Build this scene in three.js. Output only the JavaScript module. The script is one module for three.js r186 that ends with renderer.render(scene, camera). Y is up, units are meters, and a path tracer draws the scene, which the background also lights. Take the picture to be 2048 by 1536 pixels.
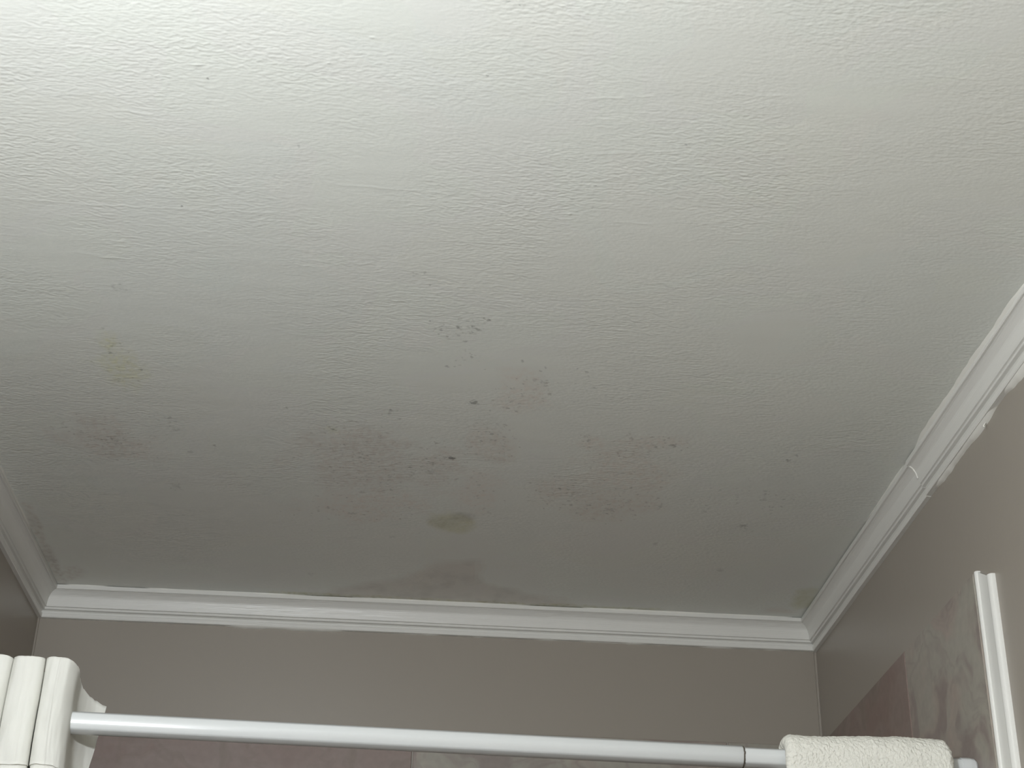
import * as THREE from 'three';
import { mergeGeometries, mergeVertices, toCreasedNormals } from 'three/addons/utils/BufferGeometryUtils.js';
import { ImprovedNoise } from 'three/addons/math/ImprovedNoise.js';

// ---------- measurements (metres; y up, back wall at z = 0, left wall at x = 0) ----------
const W = 1.52, H = 2.44, D = 3.7, T = 0.1;

// ---------- camera ----------
const scene = new THREE.Scene();
scene.background = new THREE.Color(0x000000);
const camera = new THREE.PerspectiveCamera(2 * Math.atan(768 / 3187.6) * 180 / Math.PI, 4 / 3, 0.02, 20);
camera.position.set(0.7178, H - 1.1093, 2.9782);
camera.rotation.set(0.4968, -0.0628, 0.0228, 'YXZ');
scene.add(camera);

// ---------- light and exposure (the room's one lamp is built in its own section below) ----------
const LAMP = new THREE.Vector3(0.29, H - 0.47, 2.6), LAMP_CANDELA = 5.6, LAMP_COLOR = 0xf6fbff;
const renderer = new THREE.WebGLRenderer();
renderer.toneMapping = THREE.LinearToneMapping;
renderer.toneMappingExposure = 1;
renderer.shadowMap.enabled = true;

// ---------- helpers ----------
let seed = 7;
const rnd = () => { seed = (seed * 1664525 + 1013904223) >>> 0; return seed / 4294967296; };
const perlin = new ImprovedNoise();
const nz = (x, y, z = 0) => perlin.noise(x + 57.3, y + 31.7, z + 11.1);
const fbm = (x, y, z, o = 4) => { let s = 0, a = 0.5; for (let i = 0; i < o; i++) { s += a * nz(x, y, z + i * 7.7); x *= 2.03; y *= 2.03; a *= 0.5; } return s; };
const clamp = THREE.MathUtils.clamp, lerp = THREE.MathUtils.lerp, sstep = THREE.MathUtils.smoothstep;

function texture(w, h, fill, srgb = true, wrap = THREE.RepeatWrapping) {     // fill(x01, y01) -> [r, g, b] in 0..1 as stored
  const data = new Uint8Array(w * h * 4);
  for (let y = 0; y < h; y++) for (let x = 0; x < w; x++) {
    const c = fill((x + 0.5) / w, (y + 0.5) / h, x, y), i = (y * w + x) * 4;
    data[i] = clamp(c[0], 0, 1) * 255; data[i + 1] = clamp(c[1], 0, 1) * 255; data[i + 2] = clamp(c[2], 0, 1) * 255; data[i + 3] = 255;
  }
  const t = new THREE.DataTexture(data, w, h);
  t.magFilter = THREE.LinearFilter; t.minFilter = THREE.LinearMipmapLinearFilter; t.wrapS = t.wrapT = wrap; t.generateMipmaps = true;
  if (srgb) t.colorSpace = THREE.SRGBColorSpace;
  t.needsUpdate = true;
  return t;
}
function mesh(name, geometry, material, parent = scene) {
  const m = new THREE.Mesh(geometry, material);
  m.name = name; m.castShadow = m.receiveShadow = true; parent.add(m);
  return m;
}
function tag(o, label, category, kind) {
  o.userData.label = label; o.userData.category = category;
  if (kind) o.userData.kind = kind;
  return o;
}
function group(name, x = 0, y = 0, z = 0) { const g = new THREE.Group(); g.name = name; g.position.set(x, y, z); scene.add(g); return g; }
// box from corner to corner with uv in metres taken from the two axes of each face
function slab(x0, x1, y0, y1, z0, z1) {
  const g = new THREE.BoxGeometry(x1 - x0, y1 - y0, z1 - z0).translate((x0 + x1) / 2, (y0 + y1) / 2, (z0 + z1) / 2);
  const p = g.attributes.position, n = g.attributes.normal, uv = g.attributes.uv;
  for (let i = 0; i < p.count; i++) {
    const nx = Math.abs(n.getX(i)), ny = Math.abs(n.getY(i));
    if (nx > 0.5) uv.setXY(i, p.getZ(i), p.getY(i)); else if (ny > 0.5) uv.setXY(i, p.getX(i), p.getZ(i)); else uv.setXY(i, p.getX(i), p.getY(i));
  }
  return g;
}
// sheet of cloth: f(u, v) gives the middle surface; thickness t closed along all four edges
function thickSheet(f, nu, nv, t) {
  const P = [], e = 1e-3, a = new THREE.Vector3(), b = new THREE.Vector3();
  const pos = [], uv = [], idx = [];
  for (let i = 0; i <= nu; i++) for (let j = 0; j <= nv; j++) {
    const u = i / nu, v = j / nv, p = f(u, v), u1 = Math.min(u + e, 1), u0 = Math.max(u - e, 0), v1 = Math.min(v + e, 1), v0 = Math.max(v - e, 0);
    a.copy(f(u1, v)).sub(f(u0, v)); b.copy(f(u, v1)).sub(f(u, v0));
    const n = new THREE.Vector3().crossVectors(a, b).normalize();
    P.push([p, n, u, v]);
  }
  const row = nv + 1, count = P.length;
  for (const s of [0.5, -0.5]) for (const [p, n, u, v] of P) { pos.push(p.x + n.x * t * s, p.y + n.y * t * s, p.z + n.z * t * s); uv.push(u, v); }
  for (let i = 0; i < nu; i++) for (let j = 0; j < nv; j++) {
    const q = i * row + j;
    idx.push(q, q + row, q + 1, q + 1, q + row, q + row + 1);
    idx.push(count + q, count + q + 1, count + q + row, count + q + 1, count + q + row + 1, count + q + row);
  }
  const rim = (q0, q1) => idx.push(q0, q1, count + q0, q1, count + q1, count + q0);
  for (let i = 0; i < nu; i++) { rim(i * row, (i + 1) * row); rim((i + 1) * row + nv, i * row + nv); }
  for (let j = 0; j < nv; j++) { rim(j + 1, j); rim(nu * row + j, nu * row + j + 1); }
  const g = new THREE.BufferGeometry();
  g.setAttribute('position', new THREE.Float32BufferAttribute(pos, 3));
  g.setAttribute('uv', new THREE.Float32BufferAttribute(uv, 2));
  g.setIndex(idx);
  g.computeVertexNormals();
  return g;
}

// mould on the ceiling, in metres: clusters [x, z, rx, rz, specks, film, hue], single spots [x, z, rx, rz, strength]
const CLUSTERS = [[.7666,1.091,.0464,.0405,46,.05,0],[.7816,.9983,.0354,.032,14,.02,0],[.8641,.904,.0455,.0658,60,.1,1],[.8864,.9454,.0253,.0213,14,.05,0],[.8172,.8207,.0227,.0299,10,.08,0],[.8304,.7324,.043,.0744,90,.16,1],[.7427,.6453,.0523,.0977,95,.16,1],[.6177,.6439,.1086,.1352,190,.2,1],[.6069,.7246,.0626,.0709,60,.1,1],[.6329,.4983,.1013,.093,70,.06,1],[.8203,.5611,.0497,.0996,40,.05,1],[.9454,.5658,.0496,.0697,70,.12,1],[1.0386,.5257,.088,.0778,120,.15,1],[1.079,.7644,.058,.0453,46,.1,1],[.9815,.7586,.0264,.0314,18,.08,1],[1.0586,.6573,.0882,.0844,70,.08,1],[1.1732,.5623,.0497,.0701,22,.05,0],[1.2991,.6075,.0612,.0975,44,.06,0],[1.296,.4603,.0343,.0257,12,.05,0],[1.306,.7236,.0236,.045,8,.03,0],[.205,.6822,.0674,.0869,110,.2,1],[.2631,.6492,.0482,.0556,30,.1,1],[.2743,.9233,.0436,.0685,34,.08,2],[.2696,.9885,.0213,.0362,10,.05,2],[.307,1.1439,.0107,.0115,6,.1,0],[.3139,.7434,.035,.0608,18,.05,0],[.3111,.5112,.0252,.0244,8,.04,0],[.3913,.664,.0479,.0552,8,0,0],[.6689,.8256,.0166,.0231,8,.05,0],[.5804,.7565,.0155,.0173,6,.08,2],[.9596,.9459,.0868,.0761,20,0,0],[.5504,.4252,.1037,.0865,20,0,0],[.7056,1.2073,.0391,.0245,8,0,0]];
const SPOTS = [[.794,.8707,.0082,.0112,.55],[.7682,.6762,.008,.0092,.75],[.8017,1.1137,.0047,.0066,.5],[.7932,1.1181,.0041,.004,.45],[.7605,1.089,.0041,.0041,.5],[.7801,1.0952,.0041,.004,.5],[.7888,1.0866,.0048,.0054,.5],[.779,1.076,.0041,.0041,.45],[.747,1.0642,.0035,.0055,.4],[.7718,1.053,.0035,.0042,.4],[.7374,1.0811,.0034,.0054,.35],[.7216,1.1037,.0027,.004,.35],[.7488,.9785,.0043,.0059,.35],[.7832,1.0086,.0035,.0058,.3],[.8552,1.0063,.0035,.0058,.35],[.8265,.7706,.0046,.0086,.35],[1.1108,.7627,.0062,.0087,.45],[.9778,.7634,.0046,.0087,.35],[1.0431,.7797,.0046,.0086,.3],[1.0856,.7527,.0039,.0105,.3],[1.0298,.7265,.0031,.0054,.4],[1.2827,.4653,.0103,.0107,.35],[1.3012,.7304,.0047,.0072,.35],[1.2948,.5767,.0074,.008,.25],[1.1439,.3675,.0062,.0091,.2],[1.2819,.2574,.0091,.0122,.2],[1.1275,.53,.0084,.0123,.25],[1.0471,.5058,.0118,.0124,.22],[.4661,1.5926,.0027,.0026,.5],[.4115,1.3449,.0024,.0032,.6],[.7687,1.6274,.0027,.0025,.35],[.7805,1.7442,.0045,.0029,.4],[.795,1.7404,.0025,.003,.5],[.8391,1.4753,.0029,.0029,.35],[1.0014,1.5281,.0023,.0028,.35],[.5601,1.4799,.0023,.0048,.25],[.3912,.6802,.0032,.0073,.4],[.3511,.6502,.0064,.0093,.2],[.3075,.9194,.0044,.0061,.35],[.2698,.9655,.0043,.0059,.3],[.2674,.8845,.0066,.0078,.2],[.2696,1.0346,.0028,.0042,.2],[.3352,.7286,.0078,.0088,.15],[.3141,.5156,.0101,.0162,.15],[.6689,.8322,.0045,.0066,.35],[.6828,.8055,.0038,.005,.3],[.5804,.7582,.0039,.0069,.35],[.5128,.8245,.003,.0066,.3],[.5643,.4588,.0043,.0085,.3],[.6059,.4383,.0103,.0086,.25],[.6247,.528,.0075,.0081,.2],[.7354,.6197,.0114,.0115,.25],[.7385,.6523,.0064,.0093,.3],[.7025,.6349,.0049,.0094,.25],[.9078,1.4384,.0024,.002,.4],[.9101,1.394,.0042,.0042,.3],[.8509,1.5035,.0023,.0028,.2],[.6764,.3428,.0071,.0091,.15],[.5227,.1454,.0094,.0102,.12]];

// ---------- ceiling paint: mould, stains and roller relief ----------
const TX = 1.52, TZ = 1.9, TN = 2048;                                        // the mapped piece of ceiling
const stain = new Float32Array(TN * TN), warm = new Float32Array(TN * TN), olive = new Float32Array(TN * TN);
function blob(x, z, rx, rz, turn, strength, hue, soft) {                      // one irregular spot, its outline broken by noise
  const r = Math.max(rx, rz) * 1.4, c = Math.cos(turn), s = Math.sin(turn), k = rnd() * 90;
  for (let py = Math.max(0, Math.floor((z - r) / TZ * TN)); py <= Math.min(TN - 1, Math.ceil((z + r) / TZ * TN)); py++)
    for (let px = Math.max(0, Math.floor((x - r) / TX * TN)); px <= Math.min(TN - 1, Math.ceil((x + r) / TX * TN)); px++) {
      const dx = px / TN * TX - x, dz = py / TN * TZ - z, u = (dx * c + dz * s) / rx, v = (dz * c - dx * s) / rz;
      const d = Math.hypot(u, v) + 0.9 * nz(dx * 260 + k, dz * 260, k), m = strength * (1 - sstep(d, 1 - soft, 1));
      if (m <= 0) continue;
      const i = py * TN + px; stain[i] = 1 - (1 - stain[i]) * (1 - m); hue && (hue[i] = Math.max(hue[i], m));
    }
}
function haze(x, z, rx, rz, strength, hue, coarse = 1) {                                  // film of tiny colonies: grain inside a ragged outline
  for (let py = Math.max(0, Math.floor((z - rz * 2.2) / TZ * TN)); py <= Math.min(TN - 1, Math.ceil((z + rz * 2.2) / TZ * TN)); py++)
    for (let px = Math.max(0, Math.floor((x - rx * 2.2) / TX * TN)); px <= Math.min(TN - 1, Math.ceil((x + rx * 2.2) / TX * TN)); px++) {
      const gx = px / TN * TX, gz = py / TN * TZ, d = Math.hypot((gx - x) / rx, (gz - z) / rz) + 1.3 * fbm(gx * 14, gz * 11, 3, 3);
      const edge = 1 - sstep(d, 0.35, 1.2);
      if (edge <= 0) continue;
      const grain = lerp(0.9 + 0.5 * fbm(gx * 45, gz * 40, 9, 3), 0.35 + 1.5 * Math.max(0, fbm(gx * 95, gz * 70, 9, 3) + 0.14), coarse);
      const m = strength * edge * grain, i = py * TN + px;
      stain[i] = 1 - (1 - stain[i]) * (1 - clamp(m, 0, 0.8)); hue && (hue[i] = Math.max(hue[i], edge * 0.6 * grain));
    }
}
for (const [x, z, rx, rz, n, film, kind] of CLUSTERS) {
  const hue = kind === 1 ? warm : kind === 2 ? olive : null;
  if (film) haze(x, z, rx, rz, film * 0.62, hue);
  for (let k = 0; k < n; k++) {
    const a = rnd() * 6.283, r = Math.pow(rnd(), 0.7) * 1.05, s = 0.0012 + 0.0026 * rnd() * rnd();
    blob(x + Math.cos(a) * r * rx, z + Math.sin(a) * r * rz, s * 1.5, s, rnd() * 3.14, 0.09 + 0.24 * rnd(), hue, 0.75);
  }
}
for (const [x, z, rx, rz, s] of SPOTS) blob(x, z, rx * 0.95, rz * 0.8, 0.15, s, null, 0.75);
// water marks: the olive spot, the brown flame on the back crown, the right corner
haze(0.7717, 0.415, 0.040, 0.052, 0.17, olive, 0.4); haze(0.757, 0.412, 0.024, 0.03, 0.17, olive, 0.6); haze(0.7962, 0.45, 0.022, 0.017, 0.28, null, 0.6);
const inside = (poly, x, z) => { let c = false; for (let i = 0, j = poly.length - 1; i < poly.length; j = i++) { const [a, b] = poly[i], [e, f] = poly[j]; if ((b > z) !== (f > z) && x < (e - a) * (z - b) / (f - b) + a) c = !c; } return c; };
const FLAME = [[0.53, 0.03], [0.6, 0.09], [0.6922, 0.1357], [0.7648, 0.2329], [0.8379, 0.2468], [0.8457, 0.142], [0.9244, 0.0957], [1.02, 0.06], [1.05, 0.03]];
for (let py = 0; py < TN * 0.15; py++) for (let px = 0; px < TN; px++) {
  const gx = px / TN * TX, gz = py / TN * TZ, wx = gx + 0.014 * fbm(gx * 30, gz * 30, 1, 2), wz = gz + 0.02 * fbm(gx * 24, gz * 24, 5, 2);
  let q = 0; for (let a = 0; a < 9; a++) q += inside(FLAME, wx + 0.009 * (a % 3 - 1), wz + 0.013 * (Math.floor(a / 3) - 1)) ? 1 / 9 : 0;
  if (!q) continue;
  const i = py * TN + px, m = q * (0.12 + 0.34 * Math.max(0, fbm(gx * 26, gz * 18, 2, 3) + 0.06));
  stain[i] = 1 - (1 - stain[i]) * (1 - m); warm[i] = Math.max(warm[i], 0.5 * q);
}
for (let x = 0.45; x < 1.2; x += 0.02) haze(x, 0.036, 0.02, 0.012, 0.1 + 0.16 * rnd(), olive);
haze(1.4669, 0.125, 0.024, 0.06, 0.2, olive, 0.35); haze(1.44, 0.06, 0.04, 0.022, 0.1, warm, 0.3);
for (let z = 0.06; z < 0.4; z += 0.03) haze(0.044, z, 0.012, 0.03, 0.16, warm);  // grainy brown darkening along the left crown and into its back corner
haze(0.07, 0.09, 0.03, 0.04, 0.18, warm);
const enc = (l) => l <= 0.0031308 ? l * 12.92 : 1.055 * Math.pow(l, 1 / 2.4) - 0.055;
const CEIL = [0.81, 0.83, 0.785];
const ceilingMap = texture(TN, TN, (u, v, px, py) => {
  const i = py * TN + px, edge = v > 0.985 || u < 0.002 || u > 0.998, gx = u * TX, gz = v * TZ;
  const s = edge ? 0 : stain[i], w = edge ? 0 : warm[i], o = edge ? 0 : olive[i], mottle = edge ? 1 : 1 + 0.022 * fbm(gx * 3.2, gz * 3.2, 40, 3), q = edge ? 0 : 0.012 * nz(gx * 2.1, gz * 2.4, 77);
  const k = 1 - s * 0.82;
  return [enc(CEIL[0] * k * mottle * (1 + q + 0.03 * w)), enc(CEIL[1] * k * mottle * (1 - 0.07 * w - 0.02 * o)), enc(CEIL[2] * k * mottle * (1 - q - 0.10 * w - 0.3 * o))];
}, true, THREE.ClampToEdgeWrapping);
const RIDGES = [[0.15, 1.342, 0.3, 1.3367], [0.3, 1.3367, 0.52, 1.3415], [0.6, 1.41, 0.74, 1.405], [0.9412, 1.3661, 0.9907, 1.3657], [0.2636, 1.2268, 0.3258, 1.2179], [0.9, 1.50, 0.99, 1.515], [0.88, 1.60, 0.95, 1.61], [1.02, 1.62, 1.1, 1.626], [0.35, 1.53, 0.40, 1.522]];
const BUMPS = [[0.456, 1.615, 0.006, 0.0018, 1], [0.5987, 1.6323, 0.002, 0.002, 1], [0.6452, 1.6778, 0.003, 0.0018, 0.8], [0.8845, 1.3775, 0.0022, 0.0026, 0.8], [0.302, 1.218, 0.008, 0.0018, 0.7]];
const ceilingRelief = texture(TN, TN, (u, v) => {
  const x = u * TX, z = v * TZ, patch = clamp(0.55 + 1.3 * fbm(x * 5, z * 6, 21, 2), 0.12, 1.15);
  let h = 0.5 + patch * (0.30 * nz(x * 150, z * 270, 2) + 0.16 * nz(x * 70, z * 150, 8) + 0.10 * nz(x * 330, z * 420, 4)) + 0.16 * nz(x * 16, z * 34, 6);
  for (const [x0, z0, x1, z1] of RIDGES) if (x > x0 - 0.03 && x < x1 + 0.03) {
    const t = (x - x0) / (x1 - x0), d = z - lerp(z0, z1, t) - 0.0012 * nz(x * 60, 3, 1);
    h += 0.15 * Math.exp(-(d * d) / 6e-6) * sstep(t, -0.15, 0.1) * (1 - sstep(t, 0.9, 1.15));
  }
  for (const [bx, bz, rx, rz, s] of BUMPS) { const d = ((x - bx) / rx) ** 2 + ((z - bz) / rz) ** 2; if (d < 6) h += 0.45 * s * Math.exp(-d); }
  return [h, h, h];
}, false, THREE.MirroredRepeatWrapping);
const ceilingPaint = new THREE.MeshPhysicalMaterial({ map: ceilingMap, bumpMap: ceilingRelief, bumpScale: 0.0011, roughness: 0.5 });

// ---------- other materials ----------
const wallRelief = texture(512, 512, (u, v) => { const h = 0.5 + 0.3 * nz(u * 60, v * 60, 1) + 0.2 * nz(u * 130, v * 130, 3); return [h, h, h]; }, false);
const wallPaint = new THREE.MeshPhysicalMaterial({ color: new THREE.Color().setRGB(0.342, 0.309, 0.267), roughness: 0.36, bumpMap: wallRelief, bumpScale: 0.00015 });
const crownRelief = texture(512, 512, (u, v) => { const h = 0.5 + 0.35 * nz(u * 12, v * 60, 1) + 0.15 * nz(u * 50, v * 90, 3); return [h, h, h]; }, false);
const crownPaint = new THREE.MeshPhysicalMaterial({ color: new THREE.Color().setRGB(0.76, 0.755, 0.72), roughness: 0.34, bumpMap: crownRelief, bumpScale: 0.0004 });
const caulk = new THREE.MeshPhysicalMaterial({ color: new THREE.Color().setRGB(0.80, 0.79, 0.74), roughness: 0.5 });
const trimPaint = new THREE.MeshPhysicalMaterial({ color: new THREE.Color().setRGB(0.84, 0.84, 0.81), roughness: 0.22 });
const groutMat = new THREE.MeshStandardMaterial({ color: new THREE.Color().setRGB(0.43, 0.41, 0.38), roughness: 0.9 });
const floorMat = new THREE.MeshStandardMaterial({ color: new THREE.Color().setRGB(0.14, 0.118, 0.096), roughness: 0.5 });

// ---------- room shell ----------
const ceilingGeo = slab(-T, W + T, H, H + T, -T, D + T);
{ const p = ceilingGeo.attributes.position, uv = ceilingGeo.attributes.uv; for (let i = 0; i < p.count; i++) uv.setXY(i, p.getX(i) / TX, p.getZ(i) / TZ); }
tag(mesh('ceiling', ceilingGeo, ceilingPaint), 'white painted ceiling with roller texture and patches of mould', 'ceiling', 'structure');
const wallBack = tag(mesh('wall_back', slab(-T, W + T, 0, H, -T, 0), wallPaint), 'taupe painted wall with tiles behind the shower rod', 'wall', 'structure');
const wallLeft = tag(mesh('wall_left', slab(-T, 0, 0, H, 0, D), wallPaint), 'dark taupe painted side wall beside the shower curtain', 'wall', 'structure');
const wallRight = tag(mesh('wall_right', slab(W, W + T, 0, H, 0, D), wallPaint), 'taupe painted side wall with marbled tiles beside the towel', 'wall', 'structure');
tag(mesh('wall_front', slab(-T, W + T, 0, H, D, D + T), wallPaint), 'taupe painted wall facing the shower', 'wall', 'structure');
tag(mesh('floor', slab(-T, W + T, -T, 0, -T, D + T), floorMat), 'plain bathroom floor', 'floor', 'structure');

// ---------- wall tiles ----------
function marble(k, base, vein, blush) {
  return texture(512, 512, (u, v) => {
    const wx = u * 3 + 1.2 * fbm(u * 4, v * 4, k, 3), wy = v * 3 + 1.2 * fbm(u * 4, v * 4, k + 9, 3);
    const a = sstep(fbm(wx * 1.1, wy * 1.1, k + 20, 4), -0.15, 0.25), b = sstep(fbm(wx * 1.6, wy * 1.6, k + 41, 4), 0.02, 0.3), c = sstep(Math.abs(fbm(wx * 1.3, wy * 1.3, k + 63, 4)), 0.0, 0.07);
    const g = 1 + 0.16 * fbm(u * 40, v * 40, k + 80, 3);
    return [0, 1, 2].map((i) => enc(lerp(lerp(lerp(base[i], blush[i], a), vein[i], b * 0.75), vein[i], (1 - c) * 0.35) * g));
  }, true, THREE.MirroredRepeatWrapping);
}
const tileMauve = new THREE.MeshPhysicalMaterial({ map: marble(2, [0.275, 0.215, 0.192], [0.21, 0.168, 0.138], [0.25, 0.182, 0.16]), roughness: 0.42 });
const tileBeige = new THREE.MeshPhysicalMaterial({ map: marble(9, [0.36, 0.34, 0.295], [0.25, 0.205, 0.19], [0.37, 0.315, 0.275]), roughness: 0.42 });
const TILE_TOP = H - 0.249, GAP = 0.0022, TH = 0.007;
function tileAt(parent, axis, a0, a1, y0, y1, mat) {                          // one tile with softened front edges
  const w = a1 - a0 - GAP, h = y1 - y0 - GAP, c = 0.0012, s = new THREE.Shape();
  s.moveTo(-w / 2 + c, -h / 2 + c); s.lineTo(w / 2 - c, -h / 2 + c); s.lineTo(w / 2 - c, h / 2 - c); s.lineTo(-w / 2 + c, h / 2 - c); s.closePath();
  const g = new THREE.ExtrudeGeometry(s, { depth: TH - c, bevelEnabled: true, bevelThickness: c, bevelSize: c, bevelSegments: 1 });
  const uv = g.attributes.uv, ox = rnd() * 3, oy = rnd() * 3;
  for (let i = 0; i < uv.count; i++) uv.setXY(i, uv.getX(i) / 0.6 + ox, uv.getY(i) / 0.6 + oy);
  const m = mesh('tile', g, mat, parent);
  if (axis === 'x') { m.position.set((a0 + a1) / 2, (y0 + y1) / 2, 0.0005); }
  if (axis === 'right') { m.rotation.y = -Math.PI / 2; m.position.set(W - 0.0005, (y0 + y1) / 2, (a0 + a1) / 2); }
  if (axis === 'left') { m.rotation.y = Math.PI / 2; m.position.set(0.0005, (y0 + y1) / 2, (a0 + a1) / 2); }
}
for (let r = 0; r < 6; r++) {
  const y1 = TILE_TOP - r * 0.36, y0 = y1 - 0.36, odd = r % 2;
  for (const [a, b] of odd ? [[0.0085, 0.43], [0.43, 1.03], [1.03, W - 0.0085]] : [[0.0085, 0.133], [0.133, 0.733], [0.733, 1.333], [1.333, W - 0.0085]]) tileAt(wallBack, 'x', a, b, y0, y1, a > 0.7 && !odd ? tileBeige : tileMauve);
  for (const [a, b] of odd ? [[0.001, 0.3], [0.3, 0.9]] : [[0.001, 0.5645], [0.5645, 0.904]]) { tileAt(wallRight, 'right', a, b, y0, y1, a > 0.2 ? tileBeige : tileMauve); tileAt(wallLeft, 'left', a, b, y0, y1, a > 0.2 ? tileBeige : tileMauve); }
}
mesh('grout', slab(0, W, TILE_TOP - 2.16, TILE_TOP - 0.001, 0, 0.005), groutMat, wallBack);
mesh('grout', slab(W - 0.005, W, TILE_TOP - 2.16, TILE_TOP - 0.001, 0, 0.904), groutMat, wallRight);
mesh('grout', slab(0, 0.005, TILE_TOP - 2.16, TILE_TOP - 0.001, 0, 0.904), groutMat, wallLeft);
// bead of caulk in each vertical corner above the tiles
for (const s of [0, 1]) {
  const pts = []; for (let i = 0; i <= 14; i++) pts.push(new THREE.Vector3(s ? W - 0.0012 : 0.0012, lerp(TILE_TOP, H - 0.058, i / 14), 0.0012));
  mesh('caulk_bead', new THREE.TubeGeometry(new THREE.CatmullRomCurve3(pts), 30, s ? 0.0036 : 0.0028, 6), wallPaint, wallBack);
}

// ---------- crown moulding: [distance from wall, drop from ceiling] ----------
const PROFILE = (() => {
  const p = [[0, 0.0012], [0.0335, 0.0012], [0.0338, 0.0030], [0.0338, 0.0082], [0.0330, 0.0092], [0.0298, 0.0094]];
  for (let i = 0; i <= 12; i++) { const t = i / 12, a = 1 - t; p.push([a * a * 0.0295 + 2 * a * t * 0.0155 + t * t * 0.0150, a * a * 0.0100 + 2 * a * t * 0.0150 + t * t * 0.0385]); }
  p.push([0.0148, 0.0392], [0.0122, 0.0397], [0.0118, 0.0403], [0.0120, 0.0434], [0.0116, 0.0440], [0.0066, 0.0446], [0.0046, 0.0466], [0.0046, 0.0498], [0.0074, 0.0504], [0.0080, 0.0512], [0.0080, 0.0574], [0.0070, 0.0590], [0, 0.0595]);
  return p;
})();
// side 'back' runs along x, 'left' and 'right' along z; both ends of the back run and the back ends of the side runs are mitred
function crown(side, s0, s1, mitre0, mitre1, shift = 0, drop = 0) {
  const N = 60, pos = [], uv = [], idx = [], m = PROFILE.length;
  for (let i = 0; i <= N; i++) for (let k = 0; k < m; k++) {
    const [a, b] = PROFILE[k], lo = s0 + (mitre0 ? a : 0), hi = s1 - (mitre1 ? a : 0), s = lerp(lo, hi, i / N);
    const d = a + (a > 0.001 ? shift + 0.0004 * nz(s * 6, k * 0.1, side.length) : 0), y = H - b - shift * 0.4 - drop - (b > 0.002 ? 0.0005 * nz(s * 4, 2, side.length) : 0);
    if (side === 'back') pos.push(s, y, d); else if (side === 'left') pos.push(d, y, s); else pos.push(W - d, y, s);
    uv.push(s, k * 0.05);
  }
  for (let i = 0; i < N; i++) for (let k = 0; k < m; k++) { const k1 = (k + 1) % m, a = i * m + k, b = i * m + k1, c = a + m, d = b + m; side === 'left' ? idx.push(a, b, c, b, d, c) : idx.push(a, c, b, b, c, d); }
  for (const i of [0, N]) { const f = THREE.ShapeUtils.triangulateShape(PROFILE.map(([a, b]) => new THREE.Vector2(a, b)), []); for (const [x, y, z] of f) (i === 0) === (side !== 'left') ? idx.push(i * m + x, i * m + y, i * m + z) : idx.push(i * m + x, i * m + z, i * m + y); }
  let g = new THREE.BufferGeometry();
  g.setAttribute('position', new THREE.Float32BufferAttribute(pos, 3)); g.setAttribute('uv', new THREE.Float32BufferAttribute(uv, 2)); g.setIndex(idx);
  return toCreasedNormals(g.toNonIndexed(), 0.45);
}
// ragged strip of caulk or paint lapped over the joint; 'up' lies on the ceiling, 'wall' on the wall under the crown
function lap(side, where, s0, s1, width, rough) {
  const N = Math.max(20, Math.round((s1 - s0) / 0.004)), pos = [], idx = [], inner = where === 'up' ? 0.0330 : 0.0580;
  for (let i = 0; i <= N; i++) {
    const s = lerp(s0, s1, i / N), taper = Math.min(1, i / 14, (N - i) / 14);
    const w = Math.max(0.0004, (width + rough * (nz(s * 13, s0 * 9 + 3, where.length) + 0.35 * nz(s * 44, 5, where.length)))) * taper;
    const k = Math.min(1, w / 0.003), section = where === 'up' ? [[inner - 0.001, 0.0003 + 0.0065 * k], [inner + 0.0006, 0.0003 + 0.0060 * k], [inner + w * 0.6, 0.0022 * k + 0.0003], [inner + w, 0]] : [[inner - 0.002, 0.0004 + 0.0078 * k], [inner + w * 0.35, 0.0004 + 0.0066 * k], [inner + w * 0.8, 0.0025 * k + 0.0003], [inner + w, 0]];
    for (const [a, h] of section) {
      const d = where === 'up' ? a : h, y = where === 'up' ? H - h - 0.0001 : H - a;
      if (side === 'back') pos.push(s, y, d); else if (side === 'left') pos.push(d, y, s); else pos.push(W - d, y, s);
    }
  }
  for (let i = 0; i < N; i++) for (let k = 0; k < 3; k++) { const a = i * 4 + k; idx.push(a, a + 4, a + 1, a + 1, a + 4, a + 5); }
  const g = new THREE.BufferGeometry();
  g.setAttribute('position', new THREE.Float32BufferAttribute(pos, 3)); g.setIndex(idx); g.computeVertexNormals();
  return g;
}
const crownLeft = tag(group('trim_1'), 'white cove crown moulding above the shower curtain', 'crown moulding', 'structure');
mesh('crown_section', crown('left', 0, D, true, false), crownPaint, crownLeft);
mesh('caulk_bead', lap('left', 'up', 0.3, 2.4, 0.0016, 0.0016), caulk, crownLeft);
mesh('caulk_bead', lap('left', 'wall', 0.02, 2.4, 0.0014, 0.0014), caulk, crownLeft);
const crownBack = tag(group('trim_2'), 'white cove crown moulding along the wall behind the shower rod', 'crown moulding', 'structure');
mesh('crown_section', crown('back', 0, W, true, true), crownPaint, crownBack);
mesh('caulk_bead', lap('back', 'up', 0.05, 0.13, 0.002, 0.0015), caulk, crownBack);
mesh('caulk_bead', lap('back', 'up', 0.2, 0.52, 0.0009, 0.0014), caulk, crownBack);
mesh('caulk_bead', lap('back', 'up', 0.6, 0.95, 0.0007, 0.0012), caulk, crownBack);
mesh('caulk_bead', lap('back', 'up', 1.05, 1.47, 0.0016, 0.0018), caulk, crownBack);
mesh('caulk_bead', lap('back', 'wall', 0.01, 0.36, 0.0014, 0.002), caulk, crownBack);
mesh('caulk_bead', lap('back', 'wall', 0.34, 0.62, 0.0042, 0.003), caulk, crownBack);
mesh('caulk_bead', lap('back', 'wall', 0.60, 1.51, 0.0018, 0.0022), caulk, crownBack);
const SPLICE = 0.752;
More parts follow.
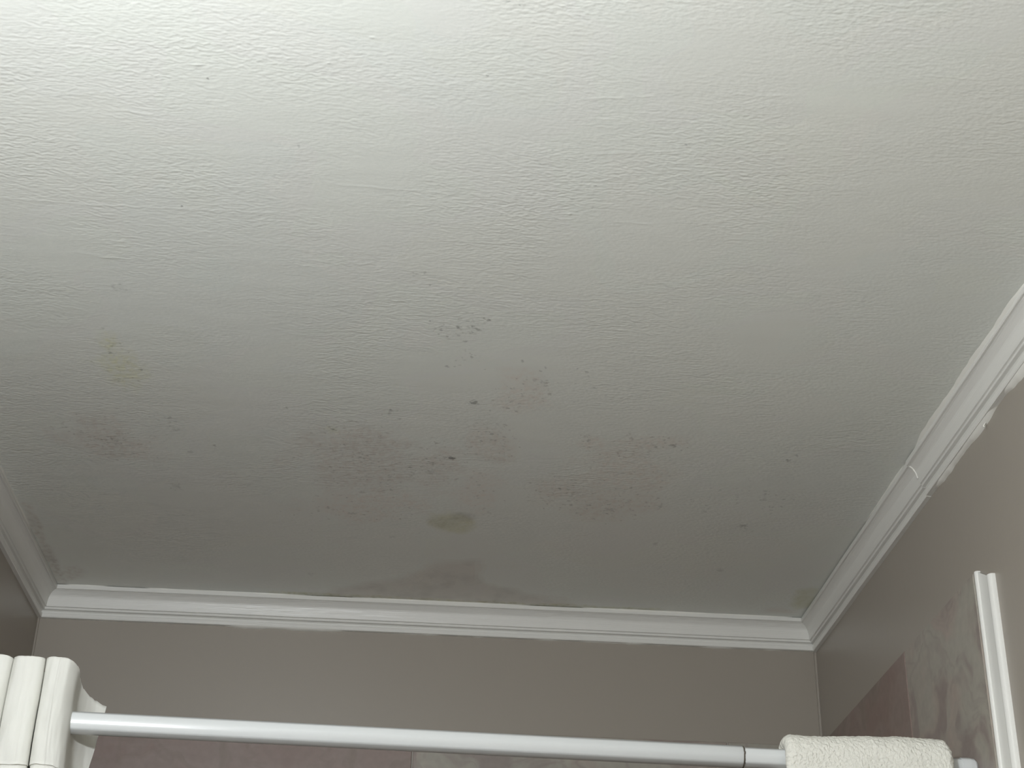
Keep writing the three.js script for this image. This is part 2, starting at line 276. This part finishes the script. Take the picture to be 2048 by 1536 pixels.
const crownRight = tag(group('trim_3'), 'white cove crown moulding spliced from two lengths above the towel', 'crown moulding', 'structure');
mesh('crown_section', crown('right', 0, SPLICE - 0.0008, true, false, 0, 0.0013), crownPaint, crownRight);
mesh('crown_section', crown('right', SPLICE + 0.0008, D, false, false, 0.0017), crownPaint, crownRight);
mesh('caulk_bead', lap('right', 'up', 0.79, 1.305, 0.0062, 0.0036), caulk, crownRight);
mesh('caulk_bead', lap('right', 'up', 1.33, 2.4, 0.004, 0.003), caulk, crownRight);
mesh('caulk_bead', lap('right', 'up', 0.5, 0.745, 0.0014, 0.0016), caulk, crownRight);
mesh('caulk_bead', lap('right', 'wall', 0.756, 1.09, 0.005, 0.0055), caulk, crownRight);
mesh('caulk_bead', lap('right', 'wall', 1.07, 2.4, 0.009, 0.006), caulk, crownRight);
mesh('caulk_bead', lap('right', 'wall', 0.02, 0.735, 0.0014, 0.002), caulk, crownRight);
{ // filler smeared over the splice, and a flake of dried caulk hanging under the moulding
  const pts = []; for (let i = 0; i <= 10; i++) { const [a, b] = PROFILE[5 + i]; pts.push(new THREE.Vector3(W - a - 0.0014, H - b - 0.0014, SPLICE + 0.003 - 0.0006 * i)); }
  mesh('caulk_bead', new THREE.TubeGeometry(new THREE.CatmullRomCurve3(pts), 24, 0.0016, 6), caulk, crownRight);
  const f = [[0, 0, 0], [-0.002, -0.003, 0.002], [-0.0035, -0.0055, 0.0015], [-0.003, -0.009, 0.004]].map(([x, y, z]) => new THREE.Vector3(W - 0.003 + x, H - 0.064 + y, 1.012 + z));
  mesh('caulk_flake', new THREE.TubeGeometry(new THREE.CatmullRomCurve3(f), 10, 0.0011, 5), caulk, crownRight);
}

// ---------- vertical edge trim where the tiles end ----------
{
  const t = tag(group('trim_4'), 'glossy white vertical edge strip where the marbled tiles end', 'tile trim', 'structure');
  const strip = (name, z0, z1, outline, top) => {                             // outline: [z from z0, out from the wall]
    const s = new THREE.Shape(); outline.forEach(([z, o], i) => i ? s.lineTo(z, o) : s.moveTo(z, o)); s.closePath();
    const g = new THREE.ExtrudeGeometry(s, { depth: top - 0.1, bevelEnabled: true, bevelSize: 0.0008, bevelThickness: 0.0008, bevelSegments: 2, curveSegments: 8 });
    // shape x -> world z, shape y -> out from the wall (-x), depth -> up
    g.applyMatrix4(new THREE.Matrix4().set(0, -1, 0, W, 0, 0, 1, 0.1, 1, 0, 0, z0, 0, 0, 0, 1));
    g.scale(1, 1, 1);
    return mesh(name, toCreasedNormals(g, 0.5), trimPaint, t);
  };
  const round = (w, o, base = 0) => { const p = [[0, 0]]; for (let i = 0; i <= 10; i++) { const a = Math.PI * i / 10; p.push([w / 2 - w / 2 * Math.cos(a), base + o * Math.sin(a)]); } p.push([w, 0]); return p; };
  strip('edge_bead', 0.9045, 0, round(0.009, 0.0035, 0.003), H - 0.2505);
  const flat = strip('flat_strip', 0.9125, 0, [[0, 0], [0, 0.003], [0.044, 0.003], [0.044, 0]], H - 0.252);
  { const p = flat.geometry.attributes.position; for (let i = 0; i < p.count; i++) if (p.getY(i) > 1) p.setY(i, p.getY(i) - 0.024 * (p.getZ(i) - 0.9125) / 0.044); }   // its top is cut on a slant
  strip('quarter_round', 0.954, 0, round(0.013, 0.0055, 0.003), H - 0.275);
}

// ---------- shower rod ----------
const RODZ = 0.825, rodY = (x) => H - 0.4932 - 0.0112 * x;
const rodPaint = new THREE.MeshPhysicalMaterial({ color: new THREE.Color().setRGB(0.69, 0.71, 0.715), roughness: 0.26, clearcoat: 0.5, clearcoatRoughness: 0.2 });
const burr = new THREE.MeshStandardMaterial({ color: new THREE.Color().setRGB(0.11, 0.095, 0.075), roughness: 0.9 });
const capRubber = new THREE.MeshPhysicalMaterial({ color: new THREE.Color().setRGB(0.72, 0.74, 0.75), roughness: 0.4 });
const JOINT = 1.1835;
{
  const rod = tag(group('shower_rod', 0, rodY(0), RODZ), 'white telescopic shower rod spanning the two side walls', 'shower rod');
  rod.rotation.z = -Math.atan(0.0112);
  const tube = (name, x0, x1, profile, mat, seg = 48) => {                    // profile: [along, radius], lathed about the rod's axis
    const g = new THREE.LatheGeometry(profile.map(([l, r]) => new THREE.Vector2(r, x0 + l)), seg); g.rotateZ(-Math.PI / 2);
    return mesh(name, toCreasedNormals(g, 0.6), mat, rod);
  };
  const R = 0.0153, r = 0.0136, L = JOINT - 0.012;
  tube('outer_tube', 0.012, 0, [[0, 0.001], [0, R], [L - 0.0012, R], [L - 0.0003, R - 0.0005], [L, R - 0.0012], [L, 0.0135]], rodPaint);
  tube('inner_tube', JOINT - 0.1, 0, [[0, 0.0001], [0, r], [1.496 - JOINT + 0.1, r], [1.497 - JOINT + 0.1, 0.001]], rodPaint);
  tube('end_cap', 1.4905, 0, [[0, 0.0135], [0, 0.0146], [0.012, 0.0148], [0.0185, 0.0138], [0.0215, 0.0112], [0.0222, 0.0001]], capRubber);
  tube('end_cap', 0.0078, 0, [[0, 0.0001], [0.0004, 0.0125], [0.004, 0.0155], [0.016, 0.0158], [0.016, 0.0153]], capRubber);
  const ring = new THREE.TorusGeometry(r + 0.0004, 0.0011, 6, 90).rotateY(Math.PI / 2).translate(JOINT + 0.0007, 0, 0), p = ring.attributes.position;
  for (let i = 0; i < p.count; i++) { const a = Math.atan2(p.getY(i), p.getZ(i)); p.setX(i, p.getX(i) + 0.0022 * Math.max(0, nz(a * 5, 4, 2)) + 0.0006 * nz(a * 14, 7, 2)); }
  ring.computeVertexNormals();
  const j = mesh('joint_grime', ring, burr, rod); j.userData.label = 'dark grime in the seam between the two tubes';
}

// ---------- shower curtain: gathered folds threaded on the rod ----------
const clothWeave = texture(512, 512, (u, v) => { const h = 0.5 + 0.22 * Math.sin(u * 6.2832 * 96) * Math.sin(v * 6.2832 * 96) + 0.3 * fbm(u * 9, v * 9, 3, 3); return [h, h, h]; }, false);
clothWeave.repeat.set(14, 1);
const clothMat = new THREE.MeshPhysicalMaterial({ color: new THREE.Color().setRGB(0.84, 0.835, 0.78), roughness: 0.85, sheen: 0.3, sheenRoughness: 0.6, bumpMap: clothWeave, bumpScale: 0.0006 });
{
  const PITCH = 0.0435, X3 = 0.2465, curtain = tag(group('shower_curtain', 0, 0.22, RODZ), 'cream fabric shower curtain bunched in folds around the rod', 'shower curtain');
  // plan of the cloth at rod height, from the bunch at the left wall to the free edge behind the rod
  const plan = [];
  for (let i = 0; i <= 200; i++) {
    const t = -4.3 + 4.3 * i / 200, k = Math.round(t), wob = 0.004 * nz(k * 3.7, 1, 1);
    plan.push([X3 + PITCH * t + 0.0137 * Math.sin(4 * Math.PI * t), 0.003 + (0.041 + wob) * Math.cos(2 * Math.PI * t)]);
  }
  const tail = new THREE.CatmullRomCurve3([[X3, 0.044], [X3 + 0.0135, 0.040], [X3 + 0.0205, 0.026], [X3 + 0.0213, 0.0], [X3 + 0.022, -0.02], [X3 + 0.029, -0.042], [X3 + 0.0415, -0.058], [X3 + 0.054, -0.066]].map(([x, z]) => new THREE.Vector3(x, 0, z)));
  for (const p of tail.getSpacedPoints(60).slice(1)) plan.push([p.x, p.z]);
  const n = plan.length - 1, tailAt = 200 / n;
  const at = (u) => { const q = u * n, i = Math.min(n - 1, Math.floor(q)), f = q - i; return [lerp(plan[i][0], plan[i + 1][0], f), lerp(plan[i][1], plan[i + 1][1], f)]; };
  const HEAD = 0.146, base = 0.22, top0 = H - 0.4185 - base;
  const topOf = (u) => top0 - 0.036 * Math.pow(Math.max(0, (u - tailAt - 0.02) / (1 - tailAt - 0.02)), 0.95) + 0.0012 * nz(u * 90, 3, 1) + 0.0022 * nz(u * 22, 9, 1);
  const surf = (u, y, squash, drop) => {
    let [x, z] = at(u);
    const back = Math.max(0, (u - tailAt) / (1 - tailAt)), d = topOf(u) - y;
    z = 0.003 + (z - 0.003) * squash;
    x += 0.0035 * nz(x * 30, y * 9, 2) - back * back * back * 0.17 * Math.min(d, 0.11) + (back ** 2) * 0.2 * Math.max(0, Math.min(d - 0.1, 0.06));
    z += 0.004 * nz(x * 26, y * 11, 7) + 0.0022 * nz(x * 80, y * 30, 9) + 0.0012 * nz(x * 210, y * 22, 4);
    return new THREE.Vector3(x, y, z);
  };
  const header = thickSheet((u, v) => { const y = topOf(u) - v * HEAD, puff = 1 - 0.10 * Math.pow(Math.abs(2 * v - 1), 4); return surf(u, y, puff, v); }, 520, 34, 0.0034);
  const h = mesh('header_hem', header, clothMat, curtain); h.userData.label = 'thick stitched hem at the top of the curtain';
  const panel = thickSheet((u, v) => { const y = lerp(topOf(u) - HEAD + 0.012, 0.01, v), sq = 0.84 + 0.1 * Math.sin(Math.min(1, v * 3) * 1.57); return surf(u, y, sq, 1); }, 420, 60, 0.0016);
  mesh('fabric_panel', panel, clothMat, curtain);
}

// ---------- towel folded over the rod ----------
const terryTex = texture(512, 512, (u, v) => { const h = 0.5 + 0.5 * nz(u * 30, v * 30, 5) + 0.3 * nz(u * 64, v * 64, 6); return [h, h, h]; }, false);
const terry = new THREE.MeshPhysicalMaterial({ color: new THREE.Color().setRGB(0.80, 0.79, 0.725), roughness: 0.95, sheen: 0.5, sheenRoughness: 0.7, bumpMap: terryTex, bumpScale: 0.0016 });
{
  const X0 = 1.2345, X1 = 1.4665, cx = (X0 + X1) / 2, towel = tag(group('hand_towel', cx, rodY(cx) - 0.33, RODZ), 'white terry towel folded over the rod near the tiled side wall', 'towel');
  // path of the towel's middle layer in the y-z plane, then a rounded section swept along it
  const mid = 0.0262, half = 0.0106, path = [];
  for (let i = 0; i <= 60; i++) path.push([0.33 - 0.32 * (1 - i / 60), mid + 0.006 * (1 - i / 60), 0]);
  for (let i = 1; i <= 50; i++) { const a = Math.PI * i / 50; path.push([0.33 + mid * Math.sin(a), mid * Math.cos(a), 0]); }
  for (let i = 1; i <= 60; i++) path.push([0.33 - 0.30 * i / 60, -mid - 0.004 * i / 60, 0]);
  const M = 200, sec = [];
  for (let k = 0; k < M; k++) {                                              // rounded rectangle, [across, out]
    const hw = (X1 - X0) / 2, per = 2 * (2 * hw + 2 * half), s = per * k / M; let x, o;
    if (s < 2 * hw) { x = -hw + s; o = half; } else if (s < 2 * hw + 2 * half) { x = hw; o = half - (s - 2 * hw); } else if (s < 4 * hw + 2 * half) { x = hw - (s - 2 * hw - 2 * half); o = -half; } else { x = -hw; o = -half + (s - 4 * hw - 2 * half); }
    const rr = 0.0104, qx = Math.max(0, Math.abs(x) - (hw - rr)), qo = Math.max(0, Math.abs(o) - (half - rr)), l = Math.hypot(qx, qo);
    if (l > rr) { x = Math.sign(x) * (hw - rr + qx * rr / l); o = Math.sign(o) * (half - rr + qo * rr / l); }
    sec.push([x, o]);
  }
  const pos = [], uv = [], idx = [], Np = path.length; let len = 0;
  for (let i = 0; i < Np; i++) {
    const [y, z] = path[i], [ya, za] = path[Math.max(0, i - 1)], [yb, zb] = path[Math.min(Np - 1, i + 1)], l = Math.hypot(yb - ya, zb - za), ny = -(zb - za) / l * -1, nzz = (yb - ya) / l;
    len += i ? Math.hypot(y - ya, z - za) : 0;
    for (let k = 0; k < M; k++) {
      const [x, o] = sec[k], end = Math.min(1, (Math.min(i, Np - 1 - i) + 0.4) / 4);
      const bump = 0.0010 * nz(x * 240, len * 240, o * 160) + 0.0018 * nz(x * 34, len * 30, o * 40) + 0.0009 * nz(x * 460, len * 460, o * 300);
      const oo = o * Math.sqrt(end) + Math.sign(o || 1) * bump + (o > 0 ? 0.0025 * Math.sin(x * 14) : 0);
      const sag = 0.0025 * (x / 0.12) ** 2;
      pos.push(x + bump * 0.8, y - ny * -oo * -1 - sag, z + nzz * oo); uv.push(x / 0.12, len / 0.12);
    }
  }
  for (let i = 0; i < Np - 1; i++) for (let k = 0; k < M; k++) { const k1 = (k + 1) % M, a = i * M + k, b = i * M + k1; idx.push(a, b, a + M, b, b + M, a + M); }
  for (const i of [0, Np - 1]) { const c = pos.length / 3, [y, z] = path[i]; pos.push(0, y, z); uv.push(0, 0); for (let k = 0; k < M; k++) { const k1 = (k + 1) % M; i ? idx.push(c, i * M + k, i * M + k1) : idx.push(c, i * M + k1, i * M + k); } }
  const g = new THREE.BufferGeometry();
  g.setAttribute('position', new THREE.Float32BufferAttribute(pos, 3)); g.setAttribute('uv', new THREE.Float32BufferAttribute(uv, 2)); g.setIndex(idx); g.computeVertexNormals();
  const m = mesh('terry_cloth', g, terry, towel); m.rotation.z = -Math.atan(0.0112);
}

// ---------- wall lamp over the wash basin side, left of the camera ----------
{
  const lamp = tag(group('vanity_lamp', 0, LAMP.y, LAMP.z), 'wall lamp with a frosted glass globe on the side wall', 'lamp');
  const metal = new THREE.MeshPhysicalMaterial({ color: new THREE.Color().setRGB(0.7, 0.7, 0.69), metalness: 1, roughness: 0.25 });
  const glow = new THREE.MeshStandardMaterial({ color: 0xffffff, roughness: 0.5, emissive: LAMP_COLOR, emissiveIntensity: 2.5 });
  mesh('backplate', new THREE.CylinderGeometry(0.05, 0.055, 0.016, 40).rotateZ(-Math.PI / 2).translate(0.009, -0.09, 0), metal, lamp);
  const arm = new THREE.CatmullRomCurve3([[0.014, -0.09, 0], [LAMP.x * 0.5, -0.12, 0], [LAMP.x, -0.12, 0], [LAMP.x, -0.075, 0]].map((a) => new THREE.Vector3(...a)));
  mesh('arm', new THREE.TubeGeometry(arm, 40, 0.007, 12), metal, lamp);
  mesh('socket', new THREE.CylinderGeometry(0.03, 0.022, 0.03, 32).translate(LAMP.x, -0.063, 0), metal, lamp);
  mesh('globe_shade', new THREE.SphereGeometry(0.055, 40, 24).translate(LAMP.x, 0, 0), glow, lamp);
  const light = new THREE.PointLight(LAMP_COLOR, LAMP_CANDELA, 0, 2);
  light.position.set(LAMP.x, 0, 0); light.castShadow = true; light.shadow.radius = 2.5; light.shadow.mapSize.set(2048, 2048); light.shadow.bias = -0.0005;
  lamp.add(light);
}

renderer.render(scene, camera);
